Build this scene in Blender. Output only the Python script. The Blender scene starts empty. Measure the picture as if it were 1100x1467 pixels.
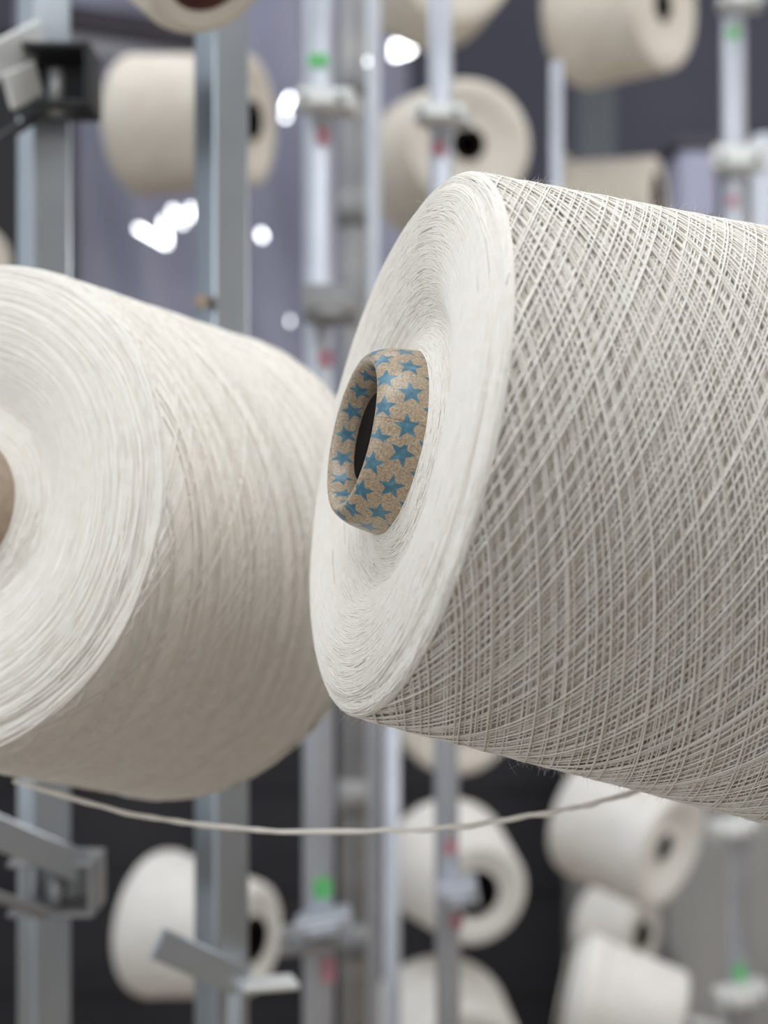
import bpy, bmesh, math, random
import numpy as np
from mathutils import Vector, Matrix

random.seed(4); rng = np.random.default_rng(11)
S = bpy.context.scene
COL = S.collection
EYE = 1.3            # camera height, metres
FPX = 2031.0         # focal length for an 1100 px wide frame

def at(px, py, depth):
    return Vector(((px - 550.0) / FPX * depth, depth, EYE - (py - 733.5) / FPX * depth))

# ------------------------------------------------------------------ materials
def new_mat(name):
    m = bpy.data.materials.new(name); m.use_nodes = True
    nt = m.node_tree
    return m, nt, nt.nodes['Principled BSDF']

def node(nt, kind, **kw):
    n = nt.nodes.new(kind)
    for k, v in kw.items():
        setattr(n, k, v)
    return n

def math_node(nt, op, a, b=None, c=None):
    n = nt.nodes.new('ShaderNodeMath'); n.operation = op
    for i, v in enumerate((a, b, c)):
        if v is None: continue
        if isinstance(v, (int, float)): n.inputs[i].default_value = v
        else: nt.links.new(v, n.inputs[i])
    return n.outputs[0]

def noisy(name, col_a, col_b, scale=8.0, rough=0.6, metal=0.0, bump=0.0, bump_scale=60.0, detail=5.0, sheen=0.0, spec=0.5):
    m, nt, b = new_mat(name)
    tc = node(nt, 'ShaderNodeTexCoord')
    n = node(nt, 'ShaderNodeTexNoise'); n.inputs['Scale'].default_value = scale; n.inputs['Detail'].default_value = detail
    nt.links.new(tc.outputs['Object'], n.inputs['Vector'])
    r = node(nt, 'ShaderNodeValToRGB')
    r.color_ramp.elements[0].position = 0.3; r.color_ramp.elements[1].position = 0.7
    r.color_ramp.elements[0].color = (*col_a, 1); r.color_ramp.elements[1].color = (*col_b, 1)
    nt.links.new(n.outputs['Fac'], r.inputs['Fac']); nt.links.new(r.outputs['Color'], b.inputs['Base Color'])
    b.inputs['Roughness'].default_value = rough; b.inputs['Metallic'].default_value = metal
    b.inputs['Sheen Weight'].default_value = sheen
    b.inputs['Specular IOR Level'].default_value = spec
    if bump:
        n2 = node(nt, 'ShaderNodeTexNoise'); n2.inputs['Scale'].default_value = bump_scale; n2.inputs['Detail'].default_value = 6
        nt.links.new(tc.outputs['Object'], n2.inputs['Vector'])
        bp = node(nt, 'ShaderNodeBump'); bp.inputs['Strength'].default_value = bump; bp.inputs['Distance'].default_value = 0.001
        nt.links.new(n2.outputs['Fac'], bp.inputs['Height']); nt.links.new(bp.outputs['Normal'], b.inputs['Normal'])
    return m

YARN = noisy('cotton_yarn', (.88, .822, .738), (.925, .878, .81), 220, 0.9, 0, 0.5, 2600, sheen=.15, spec=.15)
YARN_BASE = noisy('cotton_core', (.80, .735, .635), (.86, .80, .71), 160, 0.95, 0, 0.8, 1500, sheen=.1, spec=.1)
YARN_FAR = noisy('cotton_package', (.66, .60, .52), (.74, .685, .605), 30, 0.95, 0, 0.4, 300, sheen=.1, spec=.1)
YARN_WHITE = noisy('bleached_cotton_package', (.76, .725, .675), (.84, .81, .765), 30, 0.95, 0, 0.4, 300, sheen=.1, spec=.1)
STEEL = noisy('galvanised_steel', (.50, .55, .60), (.59, .64, .69), 14, 0.30, 1.0)
STEEL_PALE = noisy('pale_zinc_tube', (.50, .52, .57), (.60, .62, .67), 18, 0.5, 0.7)
STEEL_BAR = noisy('clamp_zinc', (.72, .72, .69), (.80, .80, .77), 25, 0.42, 0.3)
STEEL_DULL = noisy('dull_steel', (.26, .26, .27), (.38, .37, .36), 20, 0.5, 0.5)
BLACK = noisy('black_clamp', (.012, .012, .013), (.035, .035, .037), 30, 0.45)
GREEN = noisy('green_paint', (.10, .46, .13), (.16, .58, .20), 90, 0.6)
RED = noisy('red_paint', (.42, .17, .21), (.50, .25, .28), 90, 0.6)
KRAFT = noisy('kraft_board', (.33, .25, .18), (.42, .33, .25), 200, 0.8)
BROWN = noisy('brown_board', (.16, .06, .045), (.24, .09, .07), 120, 0.7)
WALL = noisy('slate_wall', (.11, .113, .16), (.155, .158, .215), 1.6, 0.7)
SHEET = noisy('lavender_plastic_sheet', (.36, .37, .50), (.55, .56, .72), 2.2, 0.38)
DARK = noisy('charcoal_panel', (.016, .016, .021), (.030, .030, .036), 3, 0.6)
CABINET = noisy('grey_cabinet_paint', (.34, .335, .325), (.42, .412, .40), 5, 0.55)
FLOOR = noisy('grey_epoxy_floor', (.30, .25, .19), (.40, .34, .27), 3, 0.4)
BEAM = noisy('dark_beam_paint', (.05, .045, .06), (.08, .07, .09), 6, 0.6)
PALE_BAND = noisy('pale_band_paint', (.55, .55, .64), (.65, .65, .72), 6, 0.5)

TEAL = noisy('grey_teal_paint', (.085, .095, .11), (.12, .135, .15), 5, 0.6)
TUBE_SHADE = noisy('tube_hole_shade', (.006, .0045, .004), (.014, .010, .008), 60, 0.95, spec=.08)  # near-black colour standing in for shade inside the tubes

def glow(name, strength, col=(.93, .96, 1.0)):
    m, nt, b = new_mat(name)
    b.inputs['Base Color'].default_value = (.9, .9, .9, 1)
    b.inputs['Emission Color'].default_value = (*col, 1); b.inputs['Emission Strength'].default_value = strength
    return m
GLINT = glow('reflected_glow', 9)  # glow standing in for lights reflected in the plastic curtain
GLINT_SOFT = glow('dim_reflected_glow', 5)  # weaker glow for the fainter spots of light

def star_paper():
    m, nt, b = new_mat('star_printed_kraft')
    uv = node(nt, 'ShaderNodeUVMap'); sp = node(nt, 'ShaderNodeSeparateXYZ')
    nt.links.new(uv.outputs['UV'], sp.inputs[0])
    U, V = sp.outputs['X'], sp.outputs['Y']          # millimetres round / along the paper
    PU, PV = 12.0, 8.7
    cv = math_node(nt, 'DIVIDE', V, PV); row = math_node(nt, 'FLOOR', cv)
    odd = math_node(nt, 'MODULO', math_node(nt, 'ADD', row, 40.0), 2.0)
    fu = math_node(nt, 'ADD', math_node(nt, 'DIVIDE', U, PU), math_node(nt, 'MULTIPLY', odd, 0.5))
    colm = math_node(nt, 'FLOOR', fu)
    x = math_node(nt, 'MULTIPLY', math_node(nt, 'SUBTRACT', math_node(nt, 'SUBTRACT', fu, colm), .5), PU)
    y = math_node(nt, 'MULTIPLY', math_node(nt, 'SUBTRACT', math_node(nt, 'SUBTRACT', cv, row), .5), PV)
    cell = node(nt, 'ShaderNodeCombineXYZ'); nt.links.new(colm, cell.inputs[0]); nt.links.new(row, cell.inputs[1])
    wn = node(nt, 'ShaderNodeTexWhiteNoise', noise_dimensions='2D'); nt.links.new(cell.outputs[0], wn.inputs['Vector'])
    rot = math_node(nt, 'MULTIPLY', math_node(nt, 'SUBTRACT', wn.outputs['Value'], .5), .5)
    ang = math_node(nt, 'ADD', math_node(nt, 'ADD', math_node(nt, 'ARCTAN2', y, x), rot), 4 * math.pi)
    rad = math_node(nt, 'SQRT', math_node(nt, 'ADD', math_node(nt, 'MULTIPLY', x, x), math_node(nt, 'MULTIPLY', y, y)))
    seg = math.radians(72)
    mm = math_node(nt, 'SUBTRACT', math_node(nt, 'MODULO', ang, seg), seg / 2)
    phi = math_node(nt, 'SUBTRACT', seg / 2, math_node(nt, 'ABSOLUTE', mm))
    X = math_node(nt, 'MULTIPLY', rad, math_node(nt, 'COSINE', phi)); Y = math_node(nt, 'MULTIPLY', rad, math_node(nt, 'SINE', phi))
    R, r = 4.75, 2.0
    ex, ey = r * math.cos(seg / 2) - R, r * math.sin(seg / 2)
    val = math_node(nt, 'SUBTRACT', math_node(nt, 'MULTIPLY', math_node(nt, 'SUBTRACT', X, R), ey), math_node(nt, 'MULTIPLY', Y, ex))
    val = math_node(nt, 'DIVIDE', val, math.hypot(ex, ey))           # signed mm, negative inside
    inside = node(nt, 'ShaderNodeMapRange'); inside.inputs['From Min'].default_value = .07; inside.inputs['From Max'].default_value = -.07
    nt.links.new(val, inside.inputs['Value'])
    tc = node(nt, 'ShaderNodeTexCoord')
    def noise(scale, detail=4):
        n = node(nt, 'ShaderNodeTexNoise'); n.inputs['Scale'].default_value = scale; n.inputs['Detail'].default_value = detail
        nt.links.new(tc.outputs['Object'], n.inputs['Vector']); return n.outputs['Fac']
    def ramp(fac, stops):
        n = node(nt, 'ShaderNodeValToRGB'); el = n.color_ramp.elements
        while len(el) < len(stops): el.new(.5)
        for e, (p, c) in zip(el, stops): e.position = p; e.color = (*c, 1)
        nt.links.new(fac, n.inputs['Fac']); return n.outputs['Color']
    paper = ramp(noise(1500, 6), [(.25, (.19, .135, .085)), (.5, (.37, .28, .185)), (.75, (.54, .44, .32))])
    ink = ramp(noise(420, 5), [(.25, (.035, .105, .155)), (.55, (.06, .175, .245)), (.8, (.15, .29, .36))])
    mx = node(nt, 'ShaderNodeMix', data_type='RGBA')
    nt.links.new(inside.outputs[0], mx.inputs[0]); nt.links.new(paper, mx.inputs[6]); nt.links.new(ink, mx.inputs[7])
    # glued seam: a thin dark line where the paper's two edges meet
    sd = math_node(nt, 'ABSOLUTE', math_node(nt, 'SUBTRACT', U, math_node(nt, 'ADD', 1.2, math_node(nt, 'MULTIPLY', V, .05))))
    sm = node(nt, 'ShaderNodeMapRange'); sm.inputs['From Min'].default_value = .2; sm.inputs['From Max'].default_value = .06
    nt.links.new(sd, sm.inputs['Value'])
    mx2 = node(nt, 'ShaderNodeMix', data_type='RGBA'); mx2.inputs[7].default_value = (.09, .06, .045, 1)
    nt.links.new(math_node(nt, 'MULTIPLY', sm.outputs[0], .8), mx2.inputs[0]); nt.links.new(mx.outputs[2], mx2.inputs[6])
    nt.links.new(mx2.outputs[2], b.inputs['Base Color'])
    b.inputs['Roughness'].default_value = .42
    b.inputs['Coat Weight'].default_value = .3; b.inputs['Coat Roughness'].default_value = .12
    bp = node(nt, 'ShaderNodeBump'); bp.inputs['Strength'].default_value = .35; bp.inputs['Distance'].default_value = .0004
    nt.links.new(noise(1400, 4), bp.inputs['Height']); nt.links.new(bp.outputs['Normal'], b.inputs['Normal'])
    return m
STARS = star_paper()

# ------------------------------------------------------------------ mesh helpers
def link(name, me, mat, parent=None, smooth=True):
    o = bpy.data.objects.new(name, me); COL.objects.link(o)
    if mat: me.materials.append(mat)
    if parent: o.parent = parent
    if smooth and len(me.polygons):
        me.polygons.foreach_set('use_smooth', np.ones(len(me.polygons), bool))
    return o

def raw_mesh(name, V, Q, uv=None):
    me = bpy.data.meshes.new(name)
    V = np.asarray(V, np.float32); Q = np.asarray(Q, np.int32)
    me.vertices.add(len(V)); me.vertices.foreach_set('co', V.ravel())
    me.loops.add(Q.size); me.loops.foreach_set('vertex_index', Q.ravel())
    me.polygons.add(len(Q)); me.polygons.foreach_set('loop_start', np.arange(0, Q.size, 4, dtype=np.int32))
    if uv is not None:
        l = me.uv_layers.new(name='UVMap'); l.data.foreach_set('uv', np.asarray(uv, np.float32)[Q.ravel()].ravel())
    me.update(calc_edges=True); me.validate()
    return me

def lathe(profile, n=96, uv_scale=None, wobble=None):
    """profile [(r, z)], outward-facing when it runs from the base up to the nose."""
    P = np.array(profile, float); m = len(P)
    th = np.linspace(0, 2 * np.pi, n + 1)
    Rr = P[:, 0][:, None] * np.ones(n + 1); Z = P[:, 1][:, None] * np.ones(n + 1)
    if wobble is not None:
        Rr = Rr + wobble(P, th)
    V = np.stack([Rr * np.cos(th), Rr * np.sin(th), Z], -1).reshape(-1, 3)
    i, j = np.meshgrid(np.arange(m - 1), np.arange(n), indexing='ij')
    a = i * (n + 1) + j
    Q = np.stack([a, a + 1, a + n + 2, a + n + 1], -1).reshape(-1, 4)
    uv = None
    if uv_scale is not None:
        s = np.concatenate([[0], np.cumsum(np.hypot(*np.diff(P, axis=0).T))]) * 1000
        uv = np.stack([np.broadcast_to(th * uv_scale, (m, n + 1)), np.broadcast_to((s - uv_shift(P, s))[:, None], (m, n + 1))], -1).reshape(-1, 2)
    else:
        # weld the closing column
        Q = np.where(Q % (n + 1) == n, Q - n, Q)
    return V, Q, uv

def uv_shift(P, s):
    return s[np.argmax(P[:, 0] < 1e9)]

def smooth_profile(pts, per=6):
    """Catmull-Rom through the profile points."""
    p = np.array(pts, float); out = []
    q = np.vstack([2 * p[0] - p[1], p, 2 * p[-1] - p[-2]])
    for i in range(1, len(q) - 2):
        for t in np.linspace(0, 1, per, endpoint=False):
            a, b, c, d = q[i - 1], q[i], q[i + 1], q[i + 2]
            out.append(.5 * (2 * b + (c - a) * t + (2 * a - 5 * b + 4 * c - d) * t * t + (3 * b - a - 3 * c + d) * t ** 3))
    out.append(p[-1])
    return np.array(out)

def tube_path(P, rad, sides=5):
    """One continuous round strand along the polyline P (N,3); rad scalar or (N,)."""
    P = np.asarray(P, float); N = len(P)
    T = np.gradient(P, axis=0); T /= np.linalg.norm(T, axis=1)[:, None] + 1e-12
    ref = P * np.array([1, 1, 0.0]); ref /= np.linalg.norm(ref, axis=1)[:, None] + 1e-9
    B = np.cross(T, ref); B /= np.linalg.norm(B, axis=1)[:, None] + 1e-9
    A = np.cross(B, T)
    a = np.linspace(0, 2 * np.pi, sides, endpoint=False)
    rad = np.broadcast_to(np.asarray(rad, float), (N,))
    V = P[:, None] + rad[:, None, None] * (np.cos(a)[None, :, None] * A[:, None] + np.sin(a)[None, :, None] * B[:, None])
    i, j = np.meshgrid(np.arange(N - 1), np.arange(sides), indexing='ij')
    b0 = i * sides + j; b1 = i * sides + (j + 1) % sides
    Q = np.stack([b0, b1, b1 + sides, b0 + sides], -1).reshape(-1, 4)
    return V.reshape(-1, 3), Q

def boxes_mesh(name, boxes, bevel=.0012):
    """boxes: (centre, size, rotation Matrix or None) -> one bevelled mesh."""
    bm = bmesh.new()
    for c, s, rot in boxes:
        r = bmesh.ops.create_cube(bm, size=1)
        M = Matrix.Translation(Vector(c)) @ (rot.to_4x4() if rot is not None else Matrix.Identity(4)) @ Matrix.Diagonal((*s, 1))
        bmesh.ops.transform(bm, matrix=M, verts=r['verts'])
    if bevel:
        bmesh.ops.bevel(bm, geom=bm.edges[:], offset=bevel, segments=2, affect='EDGES', profile=.5)
    me = bpy.data.meshes.new(name); bm.to_mesh(me); bm.free()
    return me

def rod_mesh(name, a, b, r, seg=20, cap=True):
    a, b = Vector(a), Vector(b); d = b - a
    bm = bmesh.new()
    bmesh.ops.create_cone(bm, cap_ends=cap, segments=seg, radius1=r, radius2=r, depth=d.length)
    e = [x for x in bm.edges if len(x.link_faces) == 2 and abs(x.verts[0].co.z - x.verts[1].co.z) < 1e-6]
    bmesh.ops.bevel(bm, geom=e, offset=min(r * .25, .003), segments=2, affect='EDGES')
    M = Matrix.Translation((a + b) / 2) @ d.to_track_quat('Z', 'Y').to_matrix().to_4x4()
    bmesh.ops.transform(bm, matrix=M, verts=bm.verts)
    me = bpy.data.meshes.new(name); bm.to_mesh(me); bm.free()
    return me

def sharp(o):
    """flat-ish shading with smooth bevels"""
    me = o.data
    me.polygons.foreach_set('use_smooth', np.zeros(len(me.polygons), bool)); return o

def tag(o, label, cat, group=None, kind=None):
    o['label'] = label; o['category'] = cat
    if group: o['group'] = group
    if kind: o['kind'] = kind
    return o

def empty(name, loc, quat=None):
    o = bpy.data.objects.new(name, None); COL.objects.link(o)
    o.empty_display_size = .02; o.location = loc
    if quat is not None:
        o.rotation_mode = 'QUATERNION'; o.rotation_quaternion = quat
    return o

def structure(name, me, mat):
    o = sharp(link(name, me, mat)); o['kind'] = 'structure'; return o

# ------------------------------------------------------------------ yarn cones
CONES = 'cones of cotton yarn on the creel'

def direction(az, el):
    """az turns from facing the camera towards its left; el lifts."""
    return Vector((-math.sin(az) * math.cos(el), -math.cos(az) * math.cos(el), math.sin(el)))

def axis_frame(n):
    return n.to_track_quat('Z', 'Y')

def cone_root(nose_centre, n, L, label):
    q = axis_frame(n)
    o = empty('yarn_cone', nose_centre - n * L, q)
    return tag(o, label, 'yarn cone', CONES)

def body_profile(Rn, tan, L, rt, dish=0.0, shoulder=.004, base_round=.006, nose=None):
    """From the hole in the base round the flank to the hole in the nose (z = 0 base, z = L nose)."""
    Rb = Rn + tan * L
    pts = [(rt * 1.15, .004), (rt * 1.6, .001), (Rb * .7, 0), (Rb - base_round * 1.6, .0005), (Rb - base_round * .45, base_round * .35), (Rb - tan * base_round, base_round * 1.3)]
    for t in np.linspace(.12, .9, 9):
        pts.append((Rb - tan * L * t, L * t))
    pts += [(Rn + tan * shoulder * 1.2 - .0001, L - shoulder * 1.2), (Rn - shoulder * .28, L - shoulder * .28), (Rn - shoulder * 1.1, L + .0003)]
    if nose is None:
        nose = [(Rn * .80, L + .001), (Rn * .62, L - dish * .4), (rt + (Rn - rt) * .22, L - dish), (rt * 1.01, L - dish * .8)]
    return smooth_profile(pts + nose, 5)

def tube_profile(rt, L, out=.015, tan=.085, depth=None):
    """Hollow paper tube: up the outside, over the rolled nose, down the inside."""
    zb = L * .35 if depth is None else depth
    p = [(rt + tan * (L - zb), zb), (rt + tan * (L - zb) * .5, (L + zb) / 2), (rt + tan * .012, L - .012), (rt + tan * .006, L - .006), (rt, L)]
    p += [(rt - .0007, L + out * .35), (rt - .0016, L + out * .62), (rt - .0034, L + out * .87), (rt - .0056, L + out), (rt - .0078, L + out * .93), (rt - .0094, L + out * .68), (rt - .0100, L + out * .3)]
    p += [(rt - .0094, L - .02), (rt - .007, zb + .01)]
    return smooth_profile(p, 5)

def simple_cone(px, py, D, az, el, Rn, label, tan=.09, br=.014, L=.16, rt=.028, out=.010, mat=None, dish=.006, tube_mat=None):
    n = direction(az, el); c = at(px, py, D)
    root = cone_root(c, n, L, label)
    V, Q, _ = lathe(body_profile(Rn, tan, L, rt, dish=dish, base_round=br, shoulder=.007), 80)
    link('winding', raw_mesh('winding', V, Q), mat or YARN_FAR, root)
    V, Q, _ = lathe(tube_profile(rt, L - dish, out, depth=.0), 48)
    link('paper_tube', raw_mesh('paper_tube', V, Q), tube_mat or TUBE_SHADE, root)
    return root

def smooth_noise(n, step, rng):
    k = int(n / step) + 4
    return np.interp(np.arange(n), np.arange(k) * step, rng.normal(0, 1, k))

def wound_yarn(R_of_z, z0, z1, K, phi, rad, growth, seg, q, shift, jitter, seed):
    """ONE continuous strand laid to and fro across the package, newer passes lying on older ones."""
    g = np.random.default_rng(seed)
    u = np.linspace(0, 1, seg)
    # constant traverse speed with short rounded reversals
    e = .045
    w = np.where(u < e, u * u / (2 * e), np.where(u > 1 - e, 1 - e - ((1 - u) ** 2) / (2 * e) , u - e / 2))
    w = (w - w[0]) / (w[-1] - w[0])
    paths = []; rr = []
    th = 0.0
    span = z1 - z0
    for k in range(K):
        j = k // 2
        lo = z0 + abs(g.normal(0, .0012)); hi = z1 - abs(g.normal(0, .0010))
        z = lo + (hi - lo) * w
        if k % 2: z = z[::-1]
        Rz = R_of_z(z)
        if k % 2 == 0:
            th = j * 2 * math.pi * (7.0 / q) + (j // q) * shift / .1 + g.normal(0, jitter / .1)
            th_start = th
        dth = np.abs(np.gradient(z)) / (Rz * math.tan(phi)) + np.where((u < .02) | (u > .98), .012, 0)
        c_ = np.concatenate([[0], np.cumsum(dth[1:])])
        if k == 0: D0 = c_[-1]
        c_ *= (D0 + g.normal(0, jitter / .1)) / c_[-1]
        t = th + c_
        th = t[-1]
        h = (k - K) * growth + g.normal(0, rad * .25) + smooth_noise(seg, 9, g) * rad * .18
        z = z + smooth_noise(seg, 6, g) * .00013
        r_ = Rz + h
        paths.append(np.stack([r_ * np.cos(t), r_ * np.sin(t), z], -1))
        rr.append(rad * (1 + .13 * smooth_noise(seg, 3, g)) * g.uniform(.85, 1.1))
    return np.concatenate(paths), np.clip(np.concatenate(rr), rad * .5, rad * 1.7)

def face_yarn(prof, pitch, rad, seg, wob, hgt, seed):
    """The strand edges seen on the end of the package: one wavy spiral from rim to tube."""
    g = np.random.default_rng(seed)
    d = np.hypot(*np.diff(prof, axis=0).T); s = np.concatenate([[0], np.cumsum(d)])
    turns = int(s[-1] / pitch); N = turns * seg
    i = np.arange(N)
    th = i / seg * 2 * np.pi
    ss = i / N * s[-1]
    ss = ss + smooth_noise(N, 7, g) * wob + smooth_noise(N, 23, g) * wob * 1.4
    edge = np.clip(np.minimum(ss, s[-1] - ss) / .004, 0, 1)
    ss = np.clip(ss, 0, s[-1])
    r = np.interp(ss, s, prof[:, 0]); z = np.interp(ss, s, prof[:, 1]) + smooth_noise(N, 5, g) * hgt
    P = np.stack([r * np.cos(th), r * np.sin(th), z], -1)
    return P, np.clip(rad * (1 + .25 * smooth_noise(N, 4, g)), rad * .4, rad * 1.8)

def fuzz(R_of_z, z0, z1, count, seed, length=(.0018, .005), rad=.000028):
    g = np.random.default_rng(seed); Vs = []; Qs = []; base = 0
    for k in range(count):
        z = g.uniform(z0, z1); t = g.uniform(0, 2 * np.pi); r = R_of_z(np.array([z]))[0] - .0004
        p = np.array([r * np.cos(t), r * np.sin(t), z]); nrm = np.array([np.cos(t), np.sin(t), .1])
        d = nrm * g.uniform(.15, .9) + g.normal(0, .6, 3); d /= np.linalg.norm(d)
        ln = g.uniform(*length) * (2.2 if g.random() < .03 else 1); bend = g.normal(0, .5, 3)
        pts = []
        for i in range(5):
            pts.append(p.copy()); d = d + bend * .35 + g.normal(0, .15, 3); d /= np.linalg.norm(d); p = p + d * ln / 4
        V, Q = tube_path(np.array(pts), np.array([1, 1, .9, .7, .3]) * rad, 3)
        Vs.append(V); Qs.append(Q + base); base += len(V)
    return np.concatenate(Vs), np.concatenate(Qs)

# --- the cone in focus
SEAM = -.38
def hero_cone():
    L, Rn, tan = .185, .095, .0845
    n = Vector((-.94036, -.27709, .19735)).normalized()
    c = Vector((.00294, .49094, .02422 + EYE))
    root = cone_root(c, n, L, 'large sharp cream yarn cone with a blue star printed tube at its nose')
    rt = .0325
    nose = [(.087, L + .0022), (.078, L + .0036), (.066, L + .0030), (.056, L + .0002), (.049, L - .0038), (.0445, L - .0058), (.0405, L - .0050), (.036, L - .0026), (.0328, L - .0012)]
    prof = body_profile(Rn, tan, L, rt, shoulder=.0045, nose=nose)
    inset = prof.copy(); inset[:, 0] -= .0020 * np.clip((prof[:, 0] - .06) / .03, 0, 1); inset[:, 1] -= .00022 * (prof[:, 1] > L * .9)
    V, Q, _ = lathe(inset, 160)
    w = link('winding', raw_mesh('winding', V, Q), YARN_BASE, root)
    k = int(np.argmax(prof[:, 0])); zs, rs = prof[k:, 1], prof[k:, 0]
    kk = int(np.argmax(zs > L - .0008)); zs, rs = zs[:kk], rs[:kk]
    R_of_z = lambda z: np.interp(z, zs, rs)
    P, rad = wound_yarn(R_of_z, .004, L - .0012, 1150, math.radians(21), .00033, .0000030, 64, 27, .0062, .0012, 5)
    V, Q = tube_path(P, rad, 5)
    link('crossed_yarn', raw_mesh('crossed_yarn', V, Q), YARN, w)
    i0 = int(np.argmax(prof[:, 1] > L - .0030))
    P, rad = face_yarn(prof[i0:], .00017, .00025, 120, .0011, .00008, 8)
    V, Q = tube_path(P, rad, 4)
    low = prof[i0:].copy(); low[:, 1] -= .00028
    P, rad = face_yarn(low, .00021, .00030, 120, .0006, .00005, 9)
    V2, Q2 = tube_path(P, rad, 4)
    link('end_face_yarn', raw_mesh('end_face_yarn', np.vstack([V, V2]), np.vstack([Q, Q2 + len(V)])), YARN, w)
    V, Q = fuzz(R_of_z, .01, L - .001, 13000, 3)
    f = link('fibre_fuzz', raw_mesh('fibre_fuzz', V, Q), YARN, root); f['kind'] = 'stuff'
    tp = tube_profile(rt, L, .0150, .085)
    V, Q, uv = lathe(tp, 128, uv_scale=32.0)
    # turn the paper so that its glued seam faces the photographer a little above the middle
    t = link('paper_tube', raw_mesh('paper_tube', V, Q, uv), STARS, root)
    t['label'] = 'kraft paper tube printed with blue stars'
    q = axis_frame(n).to_matrix()
    pt = (at(585, 607, .475) - (c + n * .006)); loc = q.transposed() @ pt
    t.rotation_euler = (0, 0, math.atan2(loc.y, loc.x) - 1.2 / 32.0 + SEAM)
    sp = empty('spindle_shade_plug', c - n * (L + .12), axis_frame(n))  # black rod enlarged and raised to stand in for shade in the tube
    tag(sp, 'black spindle plug standing for the shade inside the blue star printed tube', 'spindle')
    link('rod', rod_mesh('rod', (0, 0, 0), (0, 0, L + .12 + .0088), .0185, 32), TUBE_SHADE, sp)
    return root
hero_cone()

def near_cone():
    k = 1.06; L, Rn, tan = .1734 * k, .1 * k, .1037
    n = Vector((-.41453, -.89411, .16954)).normalized()
    c = Vector((-.17104 * k, .56124 * k, .00306 * k + EYE))
    root = cone_root(c, n, L, 'large soft focus white yarn cone cut off by the frame, beside the star tube cone')
    rt = .0305
    nose = [(.094, L + .0025), (.082, L + .0042), (.070, L + .003), (.058, L - .001), (.050, L - .005), (.044, L - .007), (.037, L - .005), (.0308, L - .003)]
    prof = body_profile(Rn, tan, L, rt, shoulder=.007, base_round=.016, nose=nose)
    inset = prof.copy(); inset[:, 0] -= .0004 * (prof[:, 0] > .05)
    V, Q, _ = lathe(inset, 128)
    w = link('winding', raw_mesh('winding', V, Q), YARN, root)
    j = int(np.argmax(prof[:, 0])); zs, rs = prof[j:, 1], prof[j:, 0]
    kk = int(np.argmax(zs > L - .001)); zs, rs = zs[:kk], rs[:kk]
    R_of_z = lambda z: np.interp(z, zs, rs)
    P, rad = wound_yarn(R_of_z, .016, L - .002, 460, math.radians(19), .00032, .0000016, 60, 25, .0042, .009, 15)
    V, Q = tube_path(P, rad, 4)
    link('crossed_yarn', raw_mesh('crossed_yarn', V, Q), YARN, w)
    i0 = int(np.argmax(prof[:, 1] > L - .004))
    P, rad = face_yarn(prof[i0:], .0005, .0005, 90, .0012, .00007, 18)
    V, Q = tube_path(P, rad, 4)
    link('end_face_yarn', raw_mesh('end_face_yarn', V, Q), YARN, w)
    V, Q, _ = lathe(tube_profile(rt, L - .002, .010, .085), 80)
    t = link('paper_tube', raw_mesh('paper_tube', V, Q), KRAFT, root); t['label'] = 'brown paper tube'
    return root
near_cone()

# --- cones further back on the creel
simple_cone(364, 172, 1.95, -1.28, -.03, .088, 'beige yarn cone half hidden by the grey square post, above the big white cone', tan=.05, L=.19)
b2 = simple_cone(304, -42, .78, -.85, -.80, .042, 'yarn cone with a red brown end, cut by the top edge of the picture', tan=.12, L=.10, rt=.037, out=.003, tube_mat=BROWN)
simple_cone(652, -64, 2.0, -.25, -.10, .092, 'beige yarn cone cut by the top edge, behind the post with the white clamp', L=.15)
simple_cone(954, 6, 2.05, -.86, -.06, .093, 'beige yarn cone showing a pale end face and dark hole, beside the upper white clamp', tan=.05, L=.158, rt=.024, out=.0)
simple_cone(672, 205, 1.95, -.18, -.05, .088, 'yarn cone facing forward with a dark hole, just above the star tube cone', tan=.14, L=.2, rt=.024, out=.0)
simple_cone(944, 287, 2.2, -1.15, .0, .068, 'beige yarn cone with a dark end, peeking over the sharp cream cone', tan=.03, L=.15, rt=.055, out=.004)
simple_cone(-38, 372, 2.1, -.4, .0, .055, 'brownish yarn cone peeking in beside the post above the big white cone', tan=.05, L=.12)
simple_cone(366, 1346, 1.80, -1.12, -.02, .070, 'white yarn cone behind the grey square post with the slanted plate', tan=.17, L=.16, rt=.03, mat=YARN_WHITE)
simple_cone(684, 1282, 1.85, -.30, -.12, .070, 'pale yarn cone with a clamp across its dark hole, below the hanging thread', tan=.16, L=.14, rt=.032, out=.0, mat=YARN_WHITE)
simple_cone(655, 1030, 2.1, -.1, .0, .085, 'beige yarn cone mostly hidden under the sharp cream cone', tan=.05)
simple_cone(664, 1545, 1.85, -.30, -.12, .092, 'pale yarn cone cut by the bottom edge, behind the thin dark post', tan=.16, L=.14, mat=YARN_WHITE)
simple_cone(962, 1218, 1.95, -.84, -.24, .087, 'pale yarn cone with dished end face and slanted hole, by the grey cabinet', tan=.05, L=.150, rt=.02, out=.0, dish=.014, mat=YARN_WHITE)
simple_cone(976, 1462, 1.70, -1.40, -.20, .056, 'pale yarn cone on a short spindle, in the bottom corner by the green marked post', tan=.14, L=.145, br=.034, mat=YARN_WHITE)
simple_cone(922, 1340, 2.7, -.9, -.05, .07, 'small distant white yarn cone between the two cones by the grey cabinet', tan=.05, L=.12, mat=YARN_WHITE)

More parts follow.
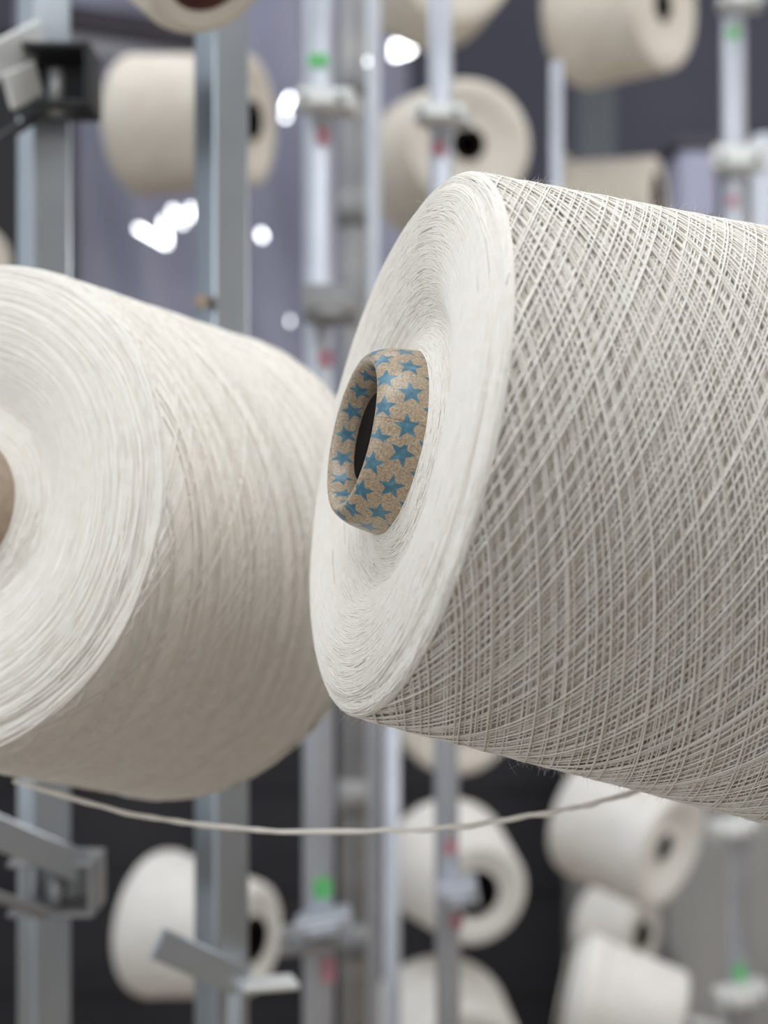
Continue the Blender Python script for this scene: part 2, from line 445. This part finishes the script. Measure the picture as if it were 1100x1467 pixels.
# ------------------------------------------------------------------ hanging thread
def thread(pts, rad, label, mat, seed, group=None):
    g = np.random.default_rng(seed)
    ctrl = np.array([tuple(p) for p in pts]); P = []
    q = np.vstack([2 * ctrl[0] - ctrl[1], ctrl, 2 * ctrl[-1] - ctrl[-2]])
    for i in range(1, len(q) - 2):
        for t in np.linspace(0, 1, 24, endpoint=False):
            a, b, c, d = q[i - 1:i + 3]
            P.append(.5 * (2 * b + (c - a) * t + (2 * a - 5 * b + 4 * c - d) * t * t + (3 * b - a - 3 * c + d) * t ** 3))
    P = np.array(P); P += np.stack([smooth_noise(len(P), 5, g) for _ in range(3)], -1) * rad * .25
    T = P - np.array([0, 0, 5.0])
    V, Q = tube_path(T, rad * (1 + .15 * smooth_noise(len(P), 3, g)), 8)
    V[:, 2] += 5.0
    o = link('yarn_thread', raw_mesh('yarn_thread', V, Q), mat)
    return tag(o, label, 'thread', group)
thread([at(20, 1118, .66), at(60, 1131, .655), at(200, 1168, .64), at(350, 1187, .625), at(500, 1192, .61), at(640, 1186, .595), at(780, 1165, .59), at(870, 1146, .59), at(925, 1128, .595)],
       .00118, 'loose white yarn thread hanging in a shallow curve below the two big cones', YARN, 2)

# ------------------------------------------------------------------ creel posts
POSTS = 'upright posts of the creel'

def square_post(px, D, width, yaw, label, mat, px_low=None, top=2.5, bottom=0.0):
    a = at(px, 733.5, D)
    root = empty('steel_post', (a.x, a.y, bottom)); root.rotation_euler = (0, 0, yaw)
    tag(root, label, 'post', POSTS)
    if px_low is not None:                                  # a slight lean, as the photo shows
        root.rotation_euler = (0, math.atan((px_low) / 1467.0), yaw)
    h = top - bottom
    o = link('upright', boxes_mesh('upright', [((0, 0, h / 2), (width, width, h), None)], width * .08), mat, root)
    sharp(o)
    root['h0'] = bottom
    return root

def round_post(px, D, r, label, mat, top=2.5, bottom=0.0, lean=0.0):
    a = at(px, 733.5, D)
    root = empty('round_post', (a.x, a.y, bottom)); tag(root, label, 'post', POSTS)
    if lean:
        root.rotation_euler = (0, -math.atan(lean / 1467.0), 0); root.location.x += EYE * lean / 1467.0
    link('upright', rod_mesh('upright', (0, 0, 0), (0, 0, top - bottom), r, 24), mat, root)
    return root

def place(child, parent):
    """Parent a part built in world coordinates, keeping it where it stands."""
    bpy.context.view_layer.update()
    child.parent = parent; child.matrix_parent_inverse = parent.matrix_world.inverted()
    return child

def clamp(post, px, py, D, w, h, dep, tilt, mat, yaw=0.0, bolt=True, name='clamp'):
    c = at(px, py, D)
    rot = Matrix.Rotation(yaw, 3, 'Z') @ Matrix.Rotation(tilt, 3, 'Y')
    t = .0025
    bx = [(c + rot @ Vector((0, 0, 0)), (w, dep, h), rot)]
    bx.append((c + rot @ Vector((0, -dep * .5 - .002, -h * .1)), (w * .62, .004, h * .62), rot))
    o = sharp(link(name, boxes_mesh('clamp', bx, .0018), mat)); place(o, post)
    if bolt:
        for s in (-1, 1):
            b = link('bolt', rod_mesh('bolt', c + rot @ Vector((s * w * .33, -dep * .5 - .001, -h * .1)), c + rot @ Vector((s * w * .33, -dep * .5 - .0085, -h * .1)), h * .2, 6), STEEL_DULL)
            sharp(b); place(b, o)
    return o

def mark(post, px, py, D, w, h, mat, label):
    c = at(px, py, D)
    o = sharp(link('paint_mark', boxes_mesh('paint_mark', [(c, (w, .0012, h), None)], .0003), mat)); place(o, post)
    o['label'] = label
    return o

# the two big square posts nearest the cones
D1, D2 = .93, .90
p1 = square_post(63, D1, .0270, math.radians(-53), 'grey square post behind the big white cone, by the picture\'s left border', STEEL)
p2 = square_post(317, D2, .0258, math.radians(-50), 'pale grey square post rising between the big white cone and the star tube cone', STEEL)

def u_clamp(post, px, py, D, w, h, dep, mat, yaw, tilt=0.0):
    c = at(px, py, D); rot = Matrix.Rotation(yaw, 3, 'Z') @ Matrix.Rotation(tilt, 3, 'Y'); t = .0035
    P = lambda x, y, z: c + rot @ Vector((x, y, z))
    bx = [(P(0, 0, h / 2), (w, dep, t), rot), (P(0, 0, -h / 2), (w, dep, t), rot), (P(w / 2, 0, 0), (t, dep, h + t), rot), (P(0, dep / 2, 0), (w, t, h), rot)]
    o = sharp(link('bracket', boxes_mesh('bracket', bx, .0012), mat)); place(o, post)
    b = link('bolt', rod_mesh('bolt', P(w * .05, -dep * .1, -h * .62), P(w * .05, -dep * .1, h * .2), .005, 16), STEEL_DULL); place(b, o)
    return o

def arm(post, a, b, w, h, mat, name='arm'):
    a, b = Vector(a), Vector(b); d = b - a
    rot = d.to_track_quat('X', 'Z').to_matrix()
    o = sharp(link(name, boxes_mesh(name, [((a + b) / 2, (d.length, w, h), rot)], .0015), mat)); place(o, post)
    return o

Df = D1 - .032
uc = u_clamp(p1, 78, 118, Df, .049, .036, .04, BLACK, 0)
uc['label'] = 'black open clamp'
arm(p1, at(60, 52, D1 - .02), at(-70, 122, D1 - .13), .004, .022, STEEL_BAR)
pl = arm(p1, at(54, 112, D1 - .045), at(10, 132, D1 - .075), .003, .022, STEEL_BAR, name='plate')
arm(p1, at(54, 168, D1 - .045), at(-60, 235, D1 - .12), .004, .006, BLACK)
u_clamp(p1, 80, 1264, Df, .052, .031, .04, STEEL_DULL, .0)
arm(p1, at(118, 1243, D1 - .045), at(-60, 1168, D1 - .10), .004, .020, STEEL)
arm(p1, at(70, 1310, D1 - .06), at(-50, 1268, D1 - .10), .004, .007, STEEL_DULL)

arm(p2, at(224, 1350, D2 - .060), at(352, 1408, D2 - .028), .004, .019, STEEL, name='slanted_plate')
arm(p2, at(345, 1412, D2 - .03), at(424, 1406, D2 - .02), .022, .004, STEEL_BAR, name='lip')
arm(p2, at(338, 1405, D2 - .032), at(334, 1500, D2 - .032), .003, .010, STEEL, name='tab')
bt = link('bolt', rod_mesh('bolt', at(289, 432, D2 - .026), at(289, 432, D2 - .012), .005, 6), KRAFT); place(sharp(bt), p2)
bt['label'] = 'small brown bolt'

# thinner posts further back, with clamps and paint marks
D3 = 1.20
p3 = round_post(456, D3, .0132, 'thin post with a green mark above a white clamp, between the big cones', STEEL_PALE)
clamp(p3, 470, 147, D3 - .02, .047, .017, .034, math.radians(5), STEEL_BAR, math.radians(-12))
clamp(p3, 475, 437, D3 - .02, .046, .030, .034, math.radians(2), STEEL_DULL)
clamp(p3, 464, 1322, D3 - .02, .046, .016, .034, math.radians(-12), STEEL_PALE)
clamp(p3, 440, 1345, D3 - .01, .046, .018, .034, math.radians(-4), STEEL_DULL)
mark(p3, 456, 86, D3 - .0138, .016, .011, GREEN, 'green paint mark')
mark(p3, 462, 1273, D3 - .0138, .015, .017, GREEN, 'green paint mark')
mark(p3, 463, 195, D3 - .0138, .012, .014, RED, 'faded red paint mark')
mark(p3, 466, 513, D3 - .0138, .012, .014, RED, 'faded red paint mark')
mark(p3, 470, 1390, D3 - .0138, .012, .02, RED, 'faded red paint mark')

D5 = 1.25
p5 = round_post(636, D5, .0108, 'thin post crossing in front of the cone faced forward with a dark hole', STEEL_PALE, lean=12)
clamp(p5, 634, 166, D5 - .02, .046, .0155, .034, math.radians(6), STEEL_BAR, math.radians(-12))
clamp(p5, 655, 1278, D5 - .02, .036, .020, .034, math.radians(-9), STEEL_PALE)
mark(p5, 628, 212, D5 - .0114, .012, .014, RED, 'faded red paint mark')
mark(p5, 645, 1214, D5 - .0114, .012, .012, RED, 'faded red paint mark')
mark(p5, 653, 1320, D5 - .0114, .012, .012, RED, 'faded red paint mark')

D7 = 1.665
p7 = round_post(1054, D7, .0134, 'thin post with a green mark below a white clamp, above the sharp cone', STEEL_PALE, lean=7)
clamp(p7, 1060, 0, D7 - .02, .050, .020, .034, math.radians(5), STEEL_BAR, math.radians(-10))
clamp(p7, 1058, 228, D7 - .02, .060, .027, .034, math.radians(2), STEEL_BAR, math.radians(-10))
mark(p7, 1050, 47, D7 - .0145, .014, .012, GREEN, 'green paint mark')
mark(p7, 1060, 1394, D7 - .0145, .014, .018, GREEN, 'green paint mark')
mark(p7, 1050, 288, D7 - .0145, .012, .014, RED, 'faded red paint mark')
clamp(p7, 1052, 1184, D7 - .02, .056, .019, .034, math.radians(-12), STEEL_BAR)
k7 = clamp(p7, 1062, 1424, D7 - .02, .060, .020, .034, math.radians(-12), STEEL_BAR)
nn = direction(-1.40, -.20); cc = at(976, 1462, 1.70)
for (a, b) in ((cc + nn * .075, cc - nn * .03),):
    s = link('spindle', rod_mesh('spindle', a, b, .009, 16), STEEL_BAR); place(s, p7)

# rods behind
r4 = round_post(508, 1.6, .0165, 'dull brown grey rod with couplings, second upright behind the star tube cone', STEEL_DULL)
for y, k in ((300, 1.25), (1140, 1.25), (1345, 1.2), (120, 1.15)):
    a = at(516, y - 26, 1.6); b = at(516, y + 26, 1.6); a.x = b.x = r4.location.x
    c = link('coupling', rod_mesh('coupling', a, b, .0165 * k, 20), STEEL_DULL); place(c, r4)
round_post(535, 1.55, .0075, 'slim pale pipe standing next to the dull coupled rod', STEEL_PALE)
round_post(561, 1.5, .0092, 'slim whitish pipe beside the coupled rod, seen below the sharp cone', STEEL_PALE, top=at(561, 640, 1.5).z)
round_post(797, 1.2, .0062, 'slim pale rod ending below the beige cone with the pale end face', STEEL_PALE, top=at(797, 88, 1.2).z, bottom=at(797, 860, 1.2).z)
round_post(1094, 1.75, .018, 'wide pale tube beside the thin bright post, by the picture\'s right border', STEEL_PALE, top=at(1090, 195, 1.75).z, bottom=at(1090, 900, 1.75).z)

# ------------------------------------------------------------------ background setting
def panel(name, x0, x1, y0, y1, D, dep, mat, bevel=.004):
    a = at(x0, y0, D); b = at(x1, y1, D)
    return structure(name, boxes_mesh(name, [(((a.x + b.x) / 2, D + dep / 2, (a.z + b.z) / 2), (abs(b.x - a.x), dep, abs(a.z - b.z)), None)], bevel), mat)

structure('wall_back', boxes_mesh('wall_back', [((0, 5.2, 1.8), (9, .1, 4.4), None)], 0), WALL)
structure('floor', boxes_mesh('floor', [((0, 2.2, -.05), (9, 6.2, .1), None)], 0), FLOOR)

def hanging_sheet(x0, x1, y0, y1, D, mat, label):
    a = at(x0, y0, D); b = at(x1, y1, D)
    nx, nz = 160, 40; g = np.random.default_rng(9)
    X, Z = np.meshgrid(np.linspace(a.x, b.x, nx), np.linspace(b.z, a.z, nz))
    Y = D + .05 * np.sin(X * 9 + .6 * np.sin(Z * 3)) + .025 * np.sin(X * 23 + Z * 4) + .03 * np.sin(Z * 5 + X * 2)
    V = np.stack([X, Y, Z], -1).reshape(-1, 3)
    V2 = V + np.array([0, .004, 0])
    i, j = np.meshgrid(np.arange(nz - 1), np.arange(nx - 1), indexing='ij'); k = i * nx + j
    Q = np.stack([k, k + 1, k + nx + 1, k + nx], -1).reshape(-1, 4)
    o = link('dust_curtain', raw_mesh('dust_curtain', np.vstack([V, V2]), np.vstack([Q, Q[:, ::-1] + len(V)])), mat)
    return tag(o, label, 'curtain')
hanging_sheet(30, 585, -120, 640, 4.3, SHEET, 'lavender grey plastic dust curtain hanging behind the posts')

def bar_between(name, a, b, w, h, mat, label, cat):
    a, b = Vector(a), Vector(b); d = b - a
    o = sharp(link(name, boxes_mesh(name, [((a + b) / 2, (d.length, w, h), d.to_track_quat('X', 'Z').to_matrix())], .004), mat))
    return tag(o, label, cat)
bar_between('overhead_beam', at(60, 22, 3.9), at(345, 66, 3.9), .08, .068, BEAM, 'dark sloping beam in the upper corner beside the square post', 'beam')
bar_between('pale_band', at(60, 62, 3.95), at(345, 96, 3.95), .08, .050, PALE_BAND, 'pale sloping band just under the dark beam', 'band')  # pale bar standing in for a paler strip of the curtain

# dark machine casing below, grey cabinet in the corner
mach = empty('machine_casing', (at(420, 1500, 3.4).x, 3.5, 0)); tag(mach, 'charcoal machine casing filling the dark space below the big cones', 'machine')
a = at(-120, 1010, 3.4); b = at(846, 1010, 3.4)
o = sharp(link('casing_body', boxes_mesh('casing_body', [(((a.x + b.x) / 2, 3.75, a.z / 2), (b.x - a.x, .5, a.z), None)], .01), DARK)); place(o, mach)
c0 = at(-160, 0, 3.4); c1 = at(36, 0, 3.4)
o = sharp(link('tower', boxes_mesh('tower', [(((c0.x + c1.x) / 2, 3.75, 1.25), (c1.x - c0.x, .46, 2.5), None)], .01), DARK)); place(o, mach)
for k in range(3):
    zz = at(0, 1130 + k * 150, 3.4).z
    o = sharp(link('rail', boxes_mesh('rail', [(((a.x + b.x) / 2, 3.49, zz), (b.x - a.x, .016, .03), None)], .003), DARK)); place(o, mach)

cab = empty('metal_cabinet', (at(1000, 1500, 2.9).x, 3.0, 0)); tag(cab, 'grey metal cabinet behind the cones in the lower corner', 'cabinet')
a = at(856, 1120, 2.9); b = at(1230, 1120, 2.9)
o = sharp(link('cabinet_body', boxes_mesh('cabinet_body', [(((a.x + b.x) / 2, 3.15, a.z / 2), (b.x - a.x, .5, a.z), None)], .01), CABINET)); place(o, cab)
for x0, x1 in ((868, 940), (952, 1215)):
    c0 = at(x0, 1140, 2.9); c1 = at(x1, 1140, 2.9)
    o = sharp(link('door', boxes_mesh('door', [(((c0.x + c1.x) / 2, 2.892, (c0.z + .08) / 2), (c1.x - c0.x, .016, c0.z - .08), None)], .004), CABINET)); place(o, cab)
h = link('handle', rod_mesh('handle', at(962, 1330, 2.86), at(962, 1400, 2.86), .008, 12), STEEL_DULL); place(h, cab)

bx = empty('control_pillar', at(992, 330, 2.5)); tag(bx, 'lavender grey box with a dark top, behind the dark ended cone', 'box')
c = at(992, 272, 2.5)
o = sharp(link('box_body', boxes_mesh('box_body', [((c.x, c.y, c.z), (.07, .10, .13), None)], .012), SHEET)); place(o, bx)
c = at(988, 215, 2.5)
o = sharp(link('lid', boxes_mesh('lid', [((c.x, c.y, c.z), (.085, .12, .02), None)], .006), BEAM)); place(o, bx)
o = bar_between('support_column', at(852, 100, 3.2), at(852, 420, 3.2), .085, .085, TEAL, 'blurred grey teal upright between the two beige cones behind the sharp cone', 'post')

# ------------------------------------------------------------------ glowing rods standing in for bright reflections
LG = 'glowing rods for reflections in front of the dust curtain'
def reflection(p, q, r, D, mat, label):
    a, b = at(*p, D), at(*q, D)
    o = link('reflection_rod', rod_mesh('reflection_rod', a, b, r, 12), mat)
    return tag(o, label, 'reflection', LG)
reflection((196, 326), (240, 351), .005, 3.7, GLINT, 'glowing white reflection, longest stroke of the zigzag beside the square post')
reflection((240, 346), (234, 314), .005, 3.71, GLINT, 'glowing white reflection, steep middle stroke of the zigzag')
reflection((246, 299), (263, 322), .005, 3.69, GLINT, 'glowing white reflection, upper slanted stroke of the zigzag')
reflection((274, 296), (272, 312), .005, 3.72, GLINT, 'glowing white reflection, short last stroke of the zigzag by the post')
reflection((562, 66), (592, 69), .010, 3.6, GLINT, 'glowing white reflection beside the clamped post, upper of a touching pair')
reflection((562, 80), (588, 72), .008, 3.62, GLINT, 'glowing white reflection beside the clamped post, lower of a touching pair')
reflection((416, 138), (408, 156), .006, 3.6, GLINT, 'glowing white reflection leaning next to the white clamp')
reflection((406, 166), (412, 168), .006, 3.61, GLINT, 'small glowing white reflection under the leaning streak by the white clamp')
reflection((372, 338), (378, 336), .010, 3.6, GLINT, 'single glowing white reflection beside the pale grey square post')
reflection((525, 88), (528, 88), .004, 1.5, GLINT_SOFT, 'small glowing dot of light on the slim pale pipe')
reflection((414, 460), (417, 460), .006, 2.2, GLINT_SOFT, 'faint round spot of light just above the big white cone')

# ------------------------------------------------------------------ light
W = bpy.data.worlds.new('hall_ambient_gradient'); S.world = W; W.use_nodes = True
bg = W.node_tree.nodes['Background']; bg.inputs[0].default_value = (.93, .94, .97, 1); wt = W.node_tree
gc = node(wt, 'ShaderNodeTexCoord'); gx = node(wt, 'ShaderNodeSeparateXYZ'); wt.links.new(gc.outputs['Generated'], gx.inputs[0])
gm = node(wt, 'ShaderNodeMapRange'); gm.inputs['From Min'].default_value = -1; gm.inputs['From Max'].default_value = 1
gm.inputs['To Min'].default_value = .64; gm.inputs['To Max'].default_value = .27     # ambient made brighter at left so posts darken on the right
gr = node(wt, 'ShaderNodeValToRGB'); gr.color_ramp.elements[0].color = (.88, .94, 1, 1); gr.color_ramp.elements[1].color = (1, .93, .88, 1)
h01 = node(wt, 'ShaderNodeMapRange'); h01.inputs['From Min'].default_value = -1; wt.links.new(gx.outputs['X'], h01.inputs['Value'])
wt.links.new(h01.outputs[0], gr.inputs['Fac']); wt.links.new(gr.outputs['Color'], bg.inputs[0])
wt.links.new(gx.outputs['X'], gm.inputs['Value']); wt.links.new(gm.outputs[0], bg.inputs[1])

def area(name, loc, target, sx, sy, power, col=(1, 1, 1)):
    l = bpy.data.lights.new(name, 'AREA'); l.shape = 'RECTANGLE'; l.size = sx; l.size_y = sy; l.energy = power; l.color = col
    o = bpy.data.objects.new(name, l); COL.objects.link(o); o.location = loc
    o.rotation_euler = (Vector(target) - Vector(loc)).to_track_quat('-Z', 'Y').to_euler()
    return o
area('ceiling_tubes_near', (.12, .22, 2.35), (.0, .5, 1.3), 1.8, .5, 14, (.90, .955, 1))
area('ceiling_tubes_far', (.0, 1.7, 2.75), (0, 2.1, 1.2), 2.6, .6, 13, (.95, .97, 1))
area('left_key_light', (-1.15, -.2, 1.6), (0, .6, 1.28), .9, .9, 5.2, (.90, .955, 1))  # unseen key light added close by to brighten the left-facing ends
area('right_fill', (1.3, 1.3, 1.55), (.4, 2.0, 1.15), .9, .4, 5, (1, .985, .97))  # unseen fill added at the right to brighten the back cones' faces

# ------------------------------------------------------------------ camera
cam = bpy.data.cameras.new('camera'); co = bpy.data.objects.new('camera', cam); COL.objects.link(co)
co.location = (0, 0, EYE); co.rotation_euler = (math.pi / 2, 0, 0)
cam.sensor_fit = 'HORIZONTAL'; cam.sensor_width = 26.0; cam.lens = 26.0 * FPX / 1100.0
cam.clip_start = .02
cam.dof.use_dof = True; cam.dof.focus_distance = .478; cam.dof.aperture_fstop = cam.lens / 8.0
S.camera = co
S.view_settings.view_transform = 'Standard'; S.view_settings.look = 'None'; S.view_settings.gamma = 1
S.view_settings.use_curve_mapping = False; S.view_settings.exposure = 0.06
